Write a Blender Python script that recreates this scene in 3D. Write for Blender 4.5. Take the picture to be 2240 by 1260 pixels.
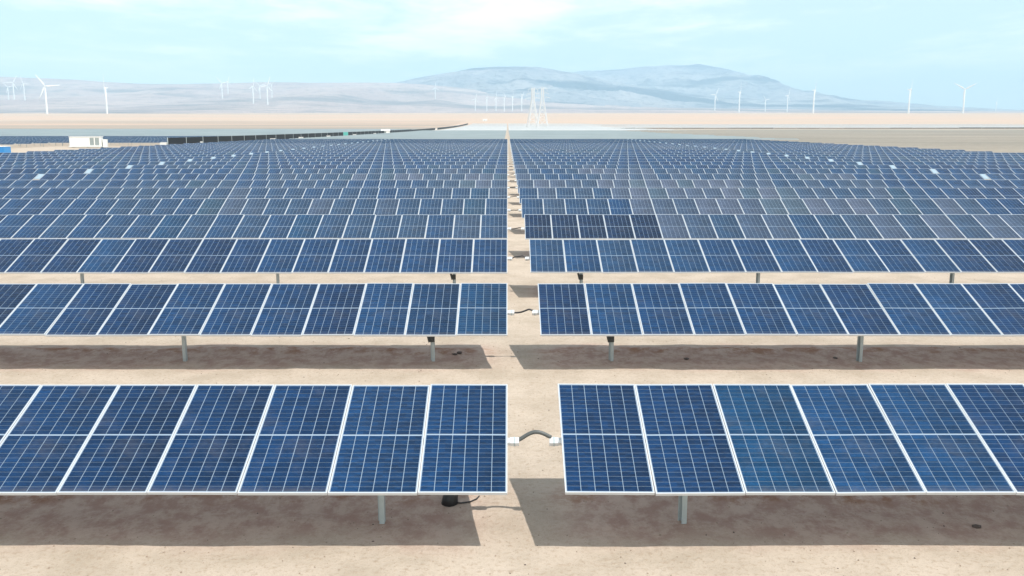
import bpy, bmesh, math, random
import numpy as np
from mathutils import Vector, Matrix

R = math.radians
random.seed(7)
scene = bpy.context.scene
for o in list(bpy.data.objects):
    bpy.data.objects.remove(o, do_unlink=True)

# ------------------------------------------------------------------ camera
CAM_H = 4.784
cam_d = bpy.data.cameras.new('camera')
cam = bpy.data.objects.new('camera', cam_d)
scene.collection.objects.link(cam)
cam_d.sensor_width = 36.0
cam_d.lens = 32.14
cam_d.shift_x = 10.0 / 2240.0
cam_d.clip_start = 0.1
cam_d.clip_end = 60000.0
cam.location = (0.0, 0.0, CAM_H)
cam.rotation_euler = (R(90 - 9.98), 0, 0)
scene.camera = cam

# ------------------------------------------------------------------ sun, sky, exposure
SUN_TO = Vector((0.42, -0.34, 1.0)).normalized()          # direction towards the sun
SUN_EL = math.asin(SUN_TO.z)
SUN_AZ = math.atan2(SUN_TO.x, SUN_TO.y)                   # from +Y towards +X
sun_d = bpy.data.lights.new('sun', 'SUN')
sun = bpy.data.objects.new('sun', sun_d)
scene.collection.objects.link(sun)
sun_d.energy = 2.0
sun_d.angle = R(0.53)
sun_d.color = (1.0, 0.95, 0.87)
sun.rotation_euler = (-SUN_TO).to_track_quat('-Z', 'Y').to_euler()

world = bpy.data.worlds.new('World')
scene.world = world
world.use_nodes = True


class NT:
    """tiny node-graph writer"""
    def __init__(self, tree):
        self.t = tree; self.n = tree.nodes; self.l = tree.links

    def node(self, kind, **kw):
        n = self.n.new(kind)
        for k, v in kw.items():
            setattr(n, k, v)
        return n

    def put(self, sock, v):
        if isinstance(v, bpy.types.NodeSocket):
            self.l.new(v, sock)
        elif v is not None:
            if sock.type == 'RGBA' and not hasattr(v, '__len__'):
                v = (v, v, v, 1)
            elif sock.type == 'RGBA' and len(v) == 3:
                v = (*v, 1)
            sock.default_value = v

    def math(self, op, a, b=None, c=None, clamp=False):
        n = self.node('ShaderNodeMath', operation=op, use_clamp=clamp)
        for i, v in enumerate((a, b, c)):
            if v is not None:
                self.put(n.inputs[i], v)
        return n.outputs[0]

    def step(self, v, a, b, lo=0.0, hi=1.0):
        n = self.node('ShaderNodeMapRange', interpolation_type='SMOOTHSTEP')
        self.put(n.inputs[0], v)
        for i, q in zip((1, 2, 3, 4), (a, b, lo, hi)):
            self.put(n.inputs[i], q)
        return n.outputs[0]

    def mix(self, f, a, b, blend='MIX'):
        n = self.node('ShaderNodeMix', data_type='RGBA', blend_type=blend)
        self.put(n.inputs[0], f); self.put(n.inputs[6], a); self.put(n.inputs[7], b)
        return n.outputs[2]

    def noise(self, vec, scale, detail=4.0, rough=0.55, out=0):
        n = self.node('ShaderNodeTexNoise')
        if vec is not None:
            self.l.new(vec, n.inputs['Vector'])
        n.inputs['Scale'].default_value = scale
        n.inputs['Detail'].default_value = detail
        n.inputs['Roughness'].default_value = rough
        return n.outputs[out]

    def vmul(self, vec, v):
        n = self.node('ShaderNodeVectorMath', operation='MULTIPLY')
        self.l.new(vec, n.inputs[0]); n.inputs[1].default_value = v
        return n.outputs[0]

    def sep(self, vec):
        n = self.node('ShaderNodeSeparateXYZ'); self.l.new(vec, n.inputs[0])
        return n.outputs

    def comb(self, x, y, z):
        n = self.node('ShaderNodeCombineXYZ')
        for i, v in enumerate((x, y, z)):
            self.put(n.inputs[i], v)
        return n.outputs[0]


w = NT(world.node_tree)
w.n.clear()
sky = w.node('ShaderNodeTexSky', sky_type='NISHITA')
sky.sun_disc = False
sky.sun_elevation = SUN_EL
sky.sun_rotation = SUN_AZ
sky.altitude = 300.0
sky.air_density = 1.0
sky.dust_density = 0.7
sky.ozone_density = 2.0
tc = w.node('ShaderNodeTexCoord')
dx, dy, dz = w.sep(tc.outputs['Generated'])
zc = w.math('ADD', w.math('MAXIMUM', dz, 0.0), 0.035)
cloud_vec = w.comb(w.math('DIVIDE', dx, zc), w.math('DIVIDE', dy, zc), 0.0)
warp = w.noise(w.vmul(cloud_vec, (1, 1, 1)), 0.35, 3, 0.5, 1)
cv2 = w.node('ShaderNodeVectorMath', operation='MULTIPLY_ADD')
w.l.new(warp, cv2.inputs[0]); cv2.inputs[1].default_value = (1.2, 1.2, 0); w.l.new(cloud_vec, cv2.inputs[2])
n1 = w.noise(w.vmul(cv2.outputs[0], (0.34, 0.20, 1)), 1.0, 9, 0.64)
cl = w.step(n1, 0.43, 0.60)
cl = w.math('MULTIPLY', cl, w.step(dz, 0.02, 0.10))
cl = w.math('MULTIPLY_ADD', cl, 0.68, 0.28)      # cloud streaks over a thin white veil
skycol = w.mix(1.0, sky.outputs[0], (0.52, 0.68, 0.62), 'MULTIPLY')
skymix = w.mix(cl, skycol, (7.1, 6.9, 6.6))
bg = w.node('ShaderNodeBackground')
w.l.new(skymix, bg.inputs[0])
bg.inputs[1].default_value = 0.115
wo = w.node('ShaderNodeOutputWorld')
w.l.new(bg.outputs[0], wo.inputs[0])

vs = scene.view_settings
vs.view_transform = 'Standard'
vs.look = 'None'
vs.exposure = 1.06
vs.gamma = 1.0
vs.use_curve_mapping = False
scene.cycles.volume_bounces = 1
scene.cycles.max_bounces = 6
scene.cycles.use_denoising = True

# ------------------------------------------------------------------ helpers
COL = scene.collection


def mesh_obj(name, verts, faces, mats, parent=None, mat_idx=None, smooth=False, loc=None):
    me = bpy.data.meshes.new(name)
    me.from_pydata([tuple(v) for v in verts], [], faces)
    for m in (mats if isinstance(mats, (list, tuple)) else [mats]):
        me.materials.append(m)
    if mat_idx is not None:
        me.polygons.foreach_set('material_index', mat_idx)
    if smooth:
        me.polygons.foreach_set('use_smooth', [True] * len(me.polygons))
    me.update()
    return link(name, me, parent, loc)


def link(name, me, parent=None, loc=None, rot=None):
    o = bpy.data.objects.new(name, me)
    COL.objects.link(o)
    if parent is not None:
        o.parent = parent
    if loc is not None:
        o.location = loc
    if rot is not None:
        o.rotation_euler = rot
    return o


def tag(o, label=None, cat=None, group=None, kind=None):
    if label: o['label'] = label
    if cat: o['category'] = cat
    if group: o['group'] = group
    if kind: o['kind'] = kind
    return o


def empty(name, loc, label=None, cat=None, group=None, rz=0.0):
    o = bpy.data.objects.new(name, None)
    COL.objects.link(o)
    o.location = loc
    o.rotation_euler = (0, 0, rz)
    o.empty_display_size = 0.3
    return tag(o, label, cat, group)


class MB:
    """collects boxes, bars and lathes into one mesh"""
    def __init__(self):
        self.v = []; self.f = []; self.m = []

    def add(self, vs_, fs, mi=0):
        b = len(self.v)
        self.v += [tuple(p) for p in vs_]
        self.f += [tuple(i + b for i in f) for f in fs]
        self.m += [mi] * len(fs)

    def box(self, x0, x1, y0, y1, z0, z1, mi=0):
        self.add([(x0, y0, z0), (x1, y0, z0), (x1, y1, z0), (x0, y1, z0),
                  (x0, y0, z1), (x1, y0, z1), (x1, y1, z1), (x0, y1, z1)],
                 [(0, 3, 2, 1), (4, 5, 6, 7), (0, 1, 5, 4), (1, 2, 6, 5), (2, 3, 7, 6), (3, 0, 4, 7)], mi)

    def quad(self, a, b, c, d, mi=0):
        self.add([a, b, c, d], [(0, 1, 2, 3)], mi)

    def bar(self, p, q, r, n=4, r2=None, mi=0, cap=True):
        p = Vector(p); q = Vector(q); r2 = r if r2 is None else r2
        d = (q - p).normalized()
        u = d.cross(Vector((0, 0, 1)))
        if u.length < 1e-3:
            u = d.cross(Vector((1, 0, 0)))
        u.normalize(); w_ = d.cross(u)
        vs_ = []
        for (c, rr) in ((p, r), (q, r2)):
            for k in range(n):
                a = 2 * math.pi * (k + 0.5) / n
                vs_.append(c + u * math.cos(a) * rr + w_ * math.sin(a) * rr)
        fs = [(k, (k + 1) % n, n + (k + 1) % n, n + k) for k in range(n)]
        if cap:
            fs += [tuple(range(n - 1, -1, -1)), tuple(range(n, 2 * n))]
        self.add(vs_, fs, mi)

    def tube(self, pts, r, n=8, mi=0):
        pts = [Vector(p) for p in pts]
        rings = []
        for i, p in enumerate(pts):
            d = (pts[min(i + 1, len(pts) - 1)] - pts[max(i - 1, 0)]).normalized()
            u = d.cross(Vector((0, 1, 0.02)))
            if u.length < 1e-3:
                u = d.cross(Vector((1, 0, 0)))
            u.normalize(); w_ = d.cross(u)
            rr = r[i] if isinstance(r, (list, tuple)) else r
            rings.append([p + u * math.cos(2 * math.pi * k / n) * rr + w_ * math.sin(2 * math.pi * k / n) * rr for k in range(n)])
        vs_ = [q for rg in rings for q in rg]
        fs = []
        for i in range(len(pts) - 1):
            for k in range(n):
                fs.append((i * n + k, i * n + (k + 1) % n, (i + 1) * n + (k + 1) % n, (i + 1) * n + k))
        fs += [tuple(range(n - 1, -1, -1)), tuple((len(pts) - 1) * n + k for k in range(n))]
        self.add(vs_, fs, mi)

    def mesh(self, name, mats, smooth=False):
        me = bpy.data.meshes.new(name)
        me.from_pydata(self.v, [], self.f)
        for m in (mats if isinstance(mats, (list, tuple)) else [mats]):
            me.materials.append(m)
        me.polygons.foreach_set('material_index', self.m)
        if smooth:
            me.polygons.foreach_set('use_smooth', [True] * len(me.polygons))
        me.update()
        return me

    def build(self, name, mats, parent=None, loc=None, smooth=False):
        return link(name, self.mesh(name, mats, smooth), parent, loc)


# value noise in numpy ------------------------------------------------
_rng = np.random.RandomState(11)
_lat = _rng.rand(256, 256)


def vnoise(x, y):
    xi = np.floor(x).astype(int); yi = np.floor(y).astype(int)
    fx = x - xi; fy = y - yi
    fx = fx * fx * (3 - 2 * fx); fy = fy * fy * (3 - 2 * fy)
    a = _lat[xi % 256, yi % 256]; b = _lat[(xi + 1) % 256, yi % 256]
    c = _lat[xi % 256, (yi + 1) % 256]; d = _lat[(xi + 1) % 256, (yi + 1) % 256]
    return (a * (1 - fx) + b * fx) * (1 - fy) + (c * (1 - fx) + d * fx) * fy


def fbm(x, y, octv=5, ridged=False):
    s = 0.0; amp = 0.5; tot = 0.0
    for k in range(octv):
        n = vnoise(x + 17.3 * k, y - 9.1 * k)
        if ridged:
            n = 1 - np.abs(2 * n - 1)
        s = s + amp * n; tot += amp
        x = x * 2.03; y = y * 2.03; amp *= 0.5
    return s / tot


# ------------------------------------------------------------------ materials
def material(name):
    m = bpy.data.materials.new(name)
    m.use_nodes = True
    t = NT(m.node_tree)
    b = m.node_tree.nodes['Principled BSDF']
    return m, t, b


def plain(name, col, rough=0.6, metal=0.0, noise=0.12, scale=8.0, spec=0.5):
    m, t, b = material(name)
    g = t.node('ShaderNodeTexCoord').outputs['Object']
    n = t.noise(g, scale, 5, 0.6)
    f = t.math('MULTIPLY_ADD', n, 2 * noise, 1 - noise)
    t.put(b.inputs['Base Color'], t.mix(1.0, (*col, 1), t.comb(f, f, f), 'MULTIPLY'))
    t.put(b.inputs['Roughness'], t.math('MULTIPLY_ADD', n, 0.2, rough - 0.1))
    b.inputs['Metallic'].default_value = metal
    b.inputs['Specular IOR Level'].default_value = spec
    return m


M = {}
M['frame'] = plain('anodised_frame', (0.58, 0.61, 0.64), 0.45, 0.15, 0.05)
M['galv'] = plain('galvanised_steel', (0.47, 0.54, 0.56), 0.5, 0.35, 0.14, 14)
M['tube'] = plain('tube_steel', (0.72, 0.75, 0.77), 0.42, 0.3, 0.10, 10)
M['dark'] = plain('dark_steel', (0.06, 0.065, 0.065), 0.5, 0.2, 0.2)
M['conduit'] = plain('grey_conduit', (0.085, 0.095, 0.095), 0.5, 0.0, 0.2)
M['black'] = plain('black_cable', (0.018, 0.017, 0.02), 0.45, 0.0, 0.2)
M['white'] = plain('white_paint', (0.82, 0.82, 0.80), 0.5, 0.0, 0.05, 2)
M['turbine'] = plain('turbine_white', (0.84, 0.85, 0.86), 0.45, 0.0, 0.03, 0.05)
M['louvre'] = plain('grey_louvre', (0.22, 0.25, 0.24), 0.6)
M['blue'] = plain('blue_paint', (0.03, 0.26, 0.62), 0.5, 0.0, 0.1, 2)
M['teal'] = plain('teal_paint', (0.04, 0.42, 0.36), 0.5, 0.0, 0.1, 2)
M['fence'] = plain('black_fence_mesh', (0.012, 0.014, 0.018), 0.8, 0.0, 0.3, 3, 0.2)
M['fence_brown'] = plain('brown_fence_mesh', (0.10, 0.085, 0.07), 0.8, 0.0, 0.3, 3, 0.2)
M['pylon'] = plain('pylon_steel', (0.80, 0.81, 0.82), 0.5, 0.2, 0.05)
M['drive_white'] = plain('drive_cover', (0.32, 0.42, 0.50), 0.4, 0.0, 0.06)


def backsheet_mat():
    m, t, b = material('white_backsheet')
    b.inputs['Base Color'].default_value = (0.27, 0.35, 0.45, 1)
    b.inputs['Roughness'].default_value = 0.3
    return m


M['sheet'] = backsheet_mat()


def cell_core(t, b, tint, vec, scale_v, lateral=False):
    """poly-silicon under glass: panel tint, per-cell variation, crystal flecks"""
    q = t.node('ShaderNodeVectorMath', operation='MULTIPLY'); t.l.new(vec, q.inputs[0]); q.inputs[1].default_value = scale_v
    fl = t.node('ShaderNodeVectorMath', operation='FLOOR'); t.l.new(q.outputs[0], fl.inputs[0])
    oi = t.node('ShaderNodeObjectInfo')
    off = t.node('ShaderNodeVectorMath', operation='ADD'); t.l.new(fl.outputs[0], off.inputs[0])
    t.l.new(t.comb(t.math('MULTIPLY', oi.outputs['Random'], 91.0), t.math('MULTIPLY', oi.outputs['Random'], 37.0), 0.0), off.inputs[1])
    wn = t.node('ShaderNodeTexWhiteNoise', noise_dimensions='3D'); t.l.new(off.outputs[0], wn.inputs['Vector'])
    f = t.math('MULTIPLY_ADD', wn.outputs['Value'], 0.42, 0.79)
    fleck = t.node('ShaderNodeTexVoronoi'); t.l.new(vec, fleck.inputs['Vector']); fleck.inputs['Scale'].default_value = 55.0
    fr, fg, fb = t.sep(fleck.outputs['Color'])
    f2 = t.math('MULTIPLY', f, t.math('MULTIPLY_ADD', fr, 0.36, 0.82))
    col = t.mix(1.0, tint, t.comb(f2, f2, f2), 'MULTIPLY')
    gx_, gy_, gz_ = t.sep(vec)
    lat = t.step(gx_, -0.48, 0.40, 1.22, 0.86) if lateral else 1.0      # paler to darker from left to right across a panel
    col = t.mix(1.0, col, t.comb(lat, lat, lat), 'MULTIPLY')
    dust = t.step(t.noise(vec, 1.7, 5, 0.6), 0.48, 0.75, 0.0, 0.10)
    if lateral:                                                           # dirt line left by rain along the low edge
        low = t.step(t.math('ADD', gy_, t.math('MULTIPLY', t.noise(vec, 9.0, 3, 0.6), 0.12)), -0.78, -0.95, 0.0, 0.22)
        dust = t.math('ADD', dust, low)
    col = t.mix(dust, col, (0.30, 0.27, 0.24, 1))
    t.put(b.inputs['Base Color'], col)
    b.inputs['Roughness'].default_value = 0.16
    b.inputs['IOR'].default_value = 1.5
    b.inputs['Specular IOR Level'].default_value = 0.28        # anti-reflection glass


def cell_mat():
    m, t, b = material('silicon_cell')
    oi = t.node('ShaderNodeObjectInfo')
    g = t.node('ShaderNodeTexCoord').outputs['Object']
    cell_core(t, b, oi.outputs['Color'], g, (1 / 0.159, 1 / 0.0783, 0.0), True)
    return m


def cell_far_mat():
    m, t, b = material('silicon_cell_far')
    g = t.node('ShaderNodeTexCoord').outputs['Object']
    x, y, z = t.sep(g)
    px = t.math('FLOOR', t.math('DIVIDE', x, 1.01))
    oi = t.node('ShaderNodeObjectInfo')
    ro = t.math('MULTIPLY', oi.outputs['Random'], 300.0)
    row = t.math('FLOOR', t.math('DIVIDE', y, 7.85))
    wn = t.node('ShaderNodeTexWhiteNoise', noise_dimensions='3D'); t.l.new(t.comb(px, ro, row), wn.inputs['Vector'])
    sm = t.noise(t.comb(t.math('MULTIPLY', px, 0.09), ro, t.math('MULTIPLY', row, 0.7)), 1.0, 2, 0.5)
    tone = t.math('ADD', t.math('MULTIPLY', wn.outputs['Value'], 0.45), t.math('MULTIPLY', sm, 0.7))
    rp = t.node('ShaderNodeValToRGB')
    t.l.new(t.math('SUBTRACT', tone, 0.05, clamp=True), rp.inputs[0])
    e = rp.color_ramp.elements
    e[0].position = 0.15; e[0].color = (0.004, 0.026, 0.068, 1)
    e[1].position = 0.85; e[1].color = (0.040, 0.062, 0.108, 1)
    k = e.new(0.5); k.color = (0.007, 0.043, 0.100, 1)
    cell_core(t, b, rp.outputs[0], g, (1 / 0.156, 1 / 0.0778, 0.0))
    return m


def sky_glare_mat(name, a, b_):  # far panels: glare of the low sky put into a pale base colour
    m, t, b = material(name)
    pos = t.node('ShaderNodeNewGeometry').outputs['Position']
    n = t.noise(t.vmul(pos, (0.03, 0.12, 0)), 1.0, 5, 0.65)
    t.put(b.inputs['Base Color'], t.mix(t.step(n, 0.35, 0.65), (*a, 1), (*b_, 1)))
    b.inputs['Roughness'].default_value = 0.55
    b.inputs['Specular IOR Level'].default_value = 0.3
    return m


M['dusty'] = sky_glare_mat('dusty_grey_glass', (0.18, 0.225, 0.235), (0.29, 0.335, 0.34))
M['dusty_white'] = sky_glare_mat('dusty_white_glass', (0.58, 0.60, 0.60), (0.72, 0.72, 0.70))
M['cell'] = cell_mat()
M['cell_far'] = cell_far_mat()


def ground_mat():
    m, t, b = material('desert_sand')
    pos = t.node('ShaderNodeNewGeometry').outputs['Position']
    x, y, z = t.sep(pos)
    big = t.noise(pos, 0.02, 5, 0.6)
    mid = t.noise(pos, 0.9, 6, 0.65)
    fine = t.noise(pos, 14.0, 6, 0.7)
    grit = t.noise(pos, 55.0, 4, 0.7)
    col = t.mix(t.step(big, 0.35, 0.65), (0.530, 0.446, 0.362, 1), (0.570, 0.482, 0.398, 1))
    col = t.mix(t.step(mid, 0.35, 0.70, 0.0, 0.85), col, (0.415, 0.345, 0.27, 1))
    col = t.mix(t.step(fine, 0.47, 0.72, 0.0, 0.75), col, (0.36, 0.275, 0.20, 1))
    col = t.mix(t.step(grit, 0.55, 0.72, 0.0, 0.75), col, (0.26, 0.19, 0.14, 1))
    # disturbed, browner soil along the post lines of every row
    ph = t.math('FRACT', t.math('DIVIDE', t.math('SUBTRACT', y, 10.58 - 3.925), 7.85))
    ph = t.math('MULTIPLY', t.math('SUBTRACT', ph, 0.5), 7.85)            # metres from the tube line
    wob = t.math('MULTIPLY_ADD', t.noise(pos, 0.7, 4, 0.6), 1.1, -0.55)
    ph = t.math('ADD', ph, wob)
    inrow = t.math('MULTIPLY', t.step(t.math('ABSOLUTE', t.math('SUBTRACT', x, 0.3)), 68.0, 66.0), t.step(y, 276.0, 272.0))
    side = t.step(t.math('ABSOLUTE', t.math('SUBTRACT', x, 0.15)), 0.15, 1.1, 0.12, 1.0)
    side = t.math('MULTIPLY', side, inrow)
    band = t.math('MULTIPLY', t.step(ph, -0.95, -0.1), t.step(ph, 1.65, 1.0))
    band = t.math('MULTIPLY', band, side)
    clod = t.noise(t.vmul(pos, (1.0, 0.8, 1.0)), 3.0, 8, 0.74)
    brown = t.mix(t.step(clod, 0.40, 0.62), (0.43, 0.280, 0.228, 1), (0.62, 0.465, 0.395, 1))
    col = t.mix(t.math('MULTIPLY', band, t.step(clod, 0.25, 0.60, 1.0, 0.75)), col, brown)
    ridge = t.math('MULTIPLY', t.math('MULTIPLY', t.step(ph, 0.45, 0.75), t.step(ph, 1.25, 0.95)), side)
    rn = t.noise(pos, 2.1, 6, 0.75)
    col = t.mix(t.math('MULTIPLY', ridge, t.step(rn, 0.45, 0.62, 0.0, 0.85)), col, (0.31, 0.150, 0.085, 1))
    # greyer gravel flats beside and behind the field
    wobx = t.math('MULTIPLY_ADD', t.noise(pos, 0.012, 4, 0.6), 60.0, -30.0)
    gx = t.math('ADD', x, t.math('MULTIPLY', wobx, 0.25))
    gy = t.math('ADD', y, t.math('MULTIPLY', wobx, 3.0))
    rg = t.math('MULTIPLY', t.step(gx, 70.0, 84.0), t.step(gy, 1010.0, 930.0))
    lg = t.math('MULTIPLY', t.step(gx, -80.0, -92.0), t.math('MULTIPLY', t.step(gy, 880.0, 1000.0), t.step(gy, 2000.0, 1800.0)))
    grey = t.math('MULTIPLY', t.math('ADD', rg, lg, clamp=True), t.step(t.noise(t.vmul(pos, (0.004, 0.02, 1.0)), 1.0, 5, 0.65), 0.3, 0.6, 0.55, 1.0))
    speck = t.noise(pos, 0.35, 6, 0.75)
    gcol = t.mix(t.step(speck, 0.4, 0.65), (0.225, 0.205, 0.170, 1), (0.315, 0.280, 0.235, 1))
    col = t.mix(grey, col, gcol)
    # distant streaks of paler and redder soil on the plain
    st = t.noise(t.vmul(pos, (0.0009, 0.006, 0.0)), 1.0, 6, 0.65)
    farm = t.step(y, 900.0, 1500.0)
    col = t.mix(t.math('MULTIPLY', farm, t.step(st, 0.40, 0.65, 0.35, 0.9)), col, (0.62, 0.42, 0.30, 1))
    col = t.mix(t.math('MULTIPLY', farm, t.step(st, 0.42, 0.28, 0.0, 0.6)), col, (0.30, 0.265, 0.225, 1))
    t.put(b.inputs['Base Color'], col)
    b.inputs['Roughness'].default_value = 0.95
    b.inputs['Specular IOR Level'].default_value = 0.15
    hgt = t.math('ADD', t.math('MULTIPLY', fine, 0.5), t.math('MULTIPLY', grit, 0.22))
    hgt = t.math('ADD', hgt, t.math('MULTIPLY', t.math('MULTIPLY', clod, t.math('MULTIPLY_ADD', band, 1.6, 0.4)), 1.0))
    bp = t.node('ShaderNodeBump'); bp.inputs['Strength'].default_value = 0.8; bp.inputs['Distance'].default_value = 0.05
    t.l.new(hgt, bp.inputs['Height'])
    t.l.new(bp.outputs[0], b.inputs['Normal'])
    return m


M['ground'] = ground_mat()


def track_mat():
    m, t, b = material('pale_gravel_track')
    pos = t.node('ShaderNodeNewGeometry').outputs['Position']
    n = t.noise(pos, 0.6, 6, 0.65)
    t.put(b.inputs['Base Color'], t.mix(t.step(n, 0.35, 0.65), (0.62, 0.54, 0.44, 1), (0.74, 0.68, 0.60, 1)))
    b.inputs['Roughness'].default_value = 0.95
    return m


M['track'] = track_mat()


def hill_mat(name, c1, c2, c3, sc):
    m, t, b = material(name)
    pos = t.node('ShaderNodeNewGeometry').outputs['Position']
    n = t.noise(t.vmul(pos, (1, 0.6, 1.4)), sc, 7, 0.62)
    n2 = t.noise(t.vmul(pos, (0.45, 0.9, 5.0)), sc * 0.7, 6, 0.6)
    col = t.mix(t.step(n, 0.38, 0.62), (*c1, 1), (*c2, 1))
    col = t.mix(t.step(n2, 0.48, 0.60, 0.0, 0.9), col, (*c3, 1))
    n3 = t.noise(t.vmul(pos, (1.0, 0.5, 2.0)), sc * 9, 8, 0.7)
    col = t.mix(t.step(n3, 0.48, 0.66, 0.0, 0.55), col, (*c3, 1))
    bp = t.node('ShaderNodeBump'); bp.inputs['Strength'].default_value = 0.9; bp.inputs['Distance'].default_value = 60.0
    t.l.new(n3, bp.inputs['Height']); t.l.new(bp.outputs[0], b.inputs['Normal'])
    t.put(b.inputs['Base Color'], col)
    b.inputs['Roughness'].default_value = 1.0
    b.inputs['Specular IOR Level'].default_value = 0.05
    return m


M['hills'] = hill_mat('lilac_scrub_hills', (0.50, 0.41, 0.41), (0.62, 0.51, 0.49), (0.24, 0.25, 0.28), 0.0014)
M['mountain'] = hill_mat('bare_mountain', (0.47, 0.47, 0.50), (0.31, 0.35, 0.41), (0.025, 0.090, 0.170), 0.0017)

# ------------------------------------------------------------------ terrain
_td = np.array([-50, 0, 200, 300, 500, 750, 1000, 1300, 1600, 2000, 2400, 2800, 3500, 5000, 8000, 16500], float)
_tz = np.array([0, 0, 0, 0, 0.25, 1.0, 2.6, 5.6, 10.5, 19.5, 30.5, 41.0, 55.5, 78.5, 127.0, 262.0], float)
_ts = np.gradient(_tz, _td)


def plain_z(d):
    d = np.asarray(d, float)
    i = np.clip(np.searchsorted(_td, d) - 1, 0, len(_td) - 2)
    h = _td[i + 1] - _td[i]
    u = np.clip((d - _td[i]) / h, 0, 1)
    return ((2 * u**3 - 3 * u**2 + 1) * _tz[i] + (u**3 - 2 * u**2 + u) * h * _ts[i]
            + (-2 * u**3 + 3 * u**2) * _tz[i + 1] + (u**3 - u**2) * h * _ts[i + 1])


def pz(d):
    return float(plain_z(d))


def grid_mesh(name, xs, ds, zf, mat):
    X, D = np.meshgrid(xs, ds)
    Z = zf(X, D)
    nx, nd = len(xs), len(ds)
    verts = np.stack([X.ravel(), D.ravel(), Z.ravel()], 1)
    idx = np.arange(nx * nd).reshape(nd, nx)
    quads = np.stack([idx[:-1, :-1].ravel(), idx[:-1, 1:].ravel(), idx[1:, 1:].ravel(), idx[1:, :-1].ravel()], 1)
    me = bpy.data.meshes.new(name)
    me.vertices.add(len(verts)); me.vertices.foreach_set('co', verts.ravel())
    me.loops.add(quads.size); me.loops.foreach_set('vertex_index', quads.ravel())
    me.polygons.add(len(quads))
    me.polygons.foreach_set('loop_start', np.arange(0, quads.size, 4))
    me.polygons.foreach_set('loop_total', np.full(len(quads), 4))
    me.polygons.foreach_set('use_smooth', np.ones(len(quads), bool))
    me.materials.append(mat)
    me.update(calc_edges=True)
    me.validate()
    return link(name, me)


ROW0, PITCH, NROW = 10.58, 7.85, 33


def ground_z(X, D):
    z = plain_z(D)
    near = np.clip((40 - D) / 8, 0, 1) * np.clip((24 - np.abs(X)) / 4, 0, 1)
    rel = (fbm(X * 0.8 + 40, D * 0.8 + 40, 4) - 0.5) * 0.05 + (fbm(X * 4 + 9, D * 4, 3) - 0.5) * 0.02
    ph = ((D - ROW0 + PITCH / 2) % PITCH) - PITCH / 2                     # a low uneven berm behind the posts
    berm = np.exp(-((ph - 0.85) / 0.28) ** 2) * (0.02 + 0.07 * fbm(X * 1.6 + 3, D * 1.6 + 80, 4)) * np.clip((np.abs(X - 0.2) - 0.3) / 1.0, 0, 1)
    berm = np.where(D > 6, berm, 0)
    return z + near * (rel + berm)


xs = np.unique(np.concatenate([np.linspace(-16, 16, 260), np.linspace(16, 90, 20), np.linspace(-90, -16, 20),
                               np.geomspace(90, 9500, 34), -np.geomspace(90, 9500, 34)]))
ds = np.unique(np.concatenate([np.linspace(-30, 5, 8), np.linspace(5, 36, 260), np.linspace(36, 330, 50), np.geomspace(330, 16200, 80)]))
tag(grid_mesh('ground', xs, ds, ground_z, M['ground']), kind='structure')

K = 4.925e-4                                                              # metres sideways per unit of bearing and metre away


def ridge_field(name, d0, prof, front, back, xr, mat, nz, seed, roll=1.0):
    """a range: crest height prof = [(x, height above plain)], sloping off over front / back metres"""
    px = np.array([p[0] for p in prof], float); ph = np.array([p[1] for p in prof], float)
    xs_ = np.linspace(xr[0], xr[1], 420)
    ds_ = np.concatenate([np.linspace(d0 - front * 1.15, d0, 110), np.linspace(d0, d0 + back, 22)[1:]])

    def zf(X, D):
        H = np.interp(X, px, ph)
        k = 9
        Hs = sum(np.interp(X + o * 60.0, px, ph) for o in range(-k, k + 1)) / (2 * k + 1)
        H = 0.35 * H + 0.65 * Hs
        off = (fbm(X / 1500.0 + seed, D * 0 + seed, 4) - 0.5) * front * 0.35
        u = np.where(D < d0, (d0 + off * np.clip((d0 - D) / front * 3, 0, 1) - D) / front, (D - d0) / back)
        u = np.clip(u, 0, 1.1)
        g = np.clip(1 - u, 0, 1)
        g = g ** 1.7 * roll + (1 - roll) * g
        rd = fbm(X / 520.0 + seed * 3, D / 800.0 + seed, 7, True)
        z = H * g * (1 + nz * (rd - 0.62) * np.clip(u * 3, 0.05, 1)) + H * 0.05 * nz * (rd - 0.6) * g
        edge = np.minimum(1, np.minimum((X - xr[0]), (xr[1] - X)) / 500.0)
        return plain_z(D) - 4 + np.maximum(z, 0) * edge - 30 * np.clip(u - 1, 0, 1)
    return tag(grid_mesh(name, xs_, ds_, zf, mat), kind='structure')


def crest(d, pts):
    """crest points as (bearing units, height units above the plain) at distance d, turned into metres"""
    base = pz(d)
    return [(a * K * d, max(0.0, CAM_H + b * K * d - base)) for a, b in pts]


HX, HM, HR = 7600.0, 9400.0, 12500.0
hill_pts = [(-1500, 100), (-1250, 106), (-1110, 109), (-1000, 107), (-900, 99), (-810, 92), (-600, 94), (-500, 98), (-380, 95),
            (-250, 97), (-150, 92), (0, 72), (150, 52), (300, 45), (600, 40), (900, 36)]
ridge_field('hills', HX, crest(HX, hill_pts), 4300, 1800, (-6400, 4400), M['hills'], 0.55, 3.1, 0.75)
mt_pts = [(-420, 60), (-300, 84), (-200, 104), (-130, 116), (-70, 128), (-20, 131), (30, 130), (70, 132), (100, 126), (130, 118), (180, 108), (260, 92),
          (380, 74), (520, 58), (700, 48), (900, 42)]
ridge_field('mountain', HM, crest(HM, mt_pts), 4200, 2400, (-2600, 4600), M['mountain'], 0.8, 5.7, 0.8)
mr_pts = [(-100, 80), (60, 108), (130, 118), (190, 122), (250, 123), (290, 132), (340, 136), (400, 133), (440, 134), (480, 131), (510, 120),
          (550, 93), (590, 78), (680, 66), (780, 56), (900, 45), (1050, 38), (1300, 34), (1500, 32)]
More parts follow.
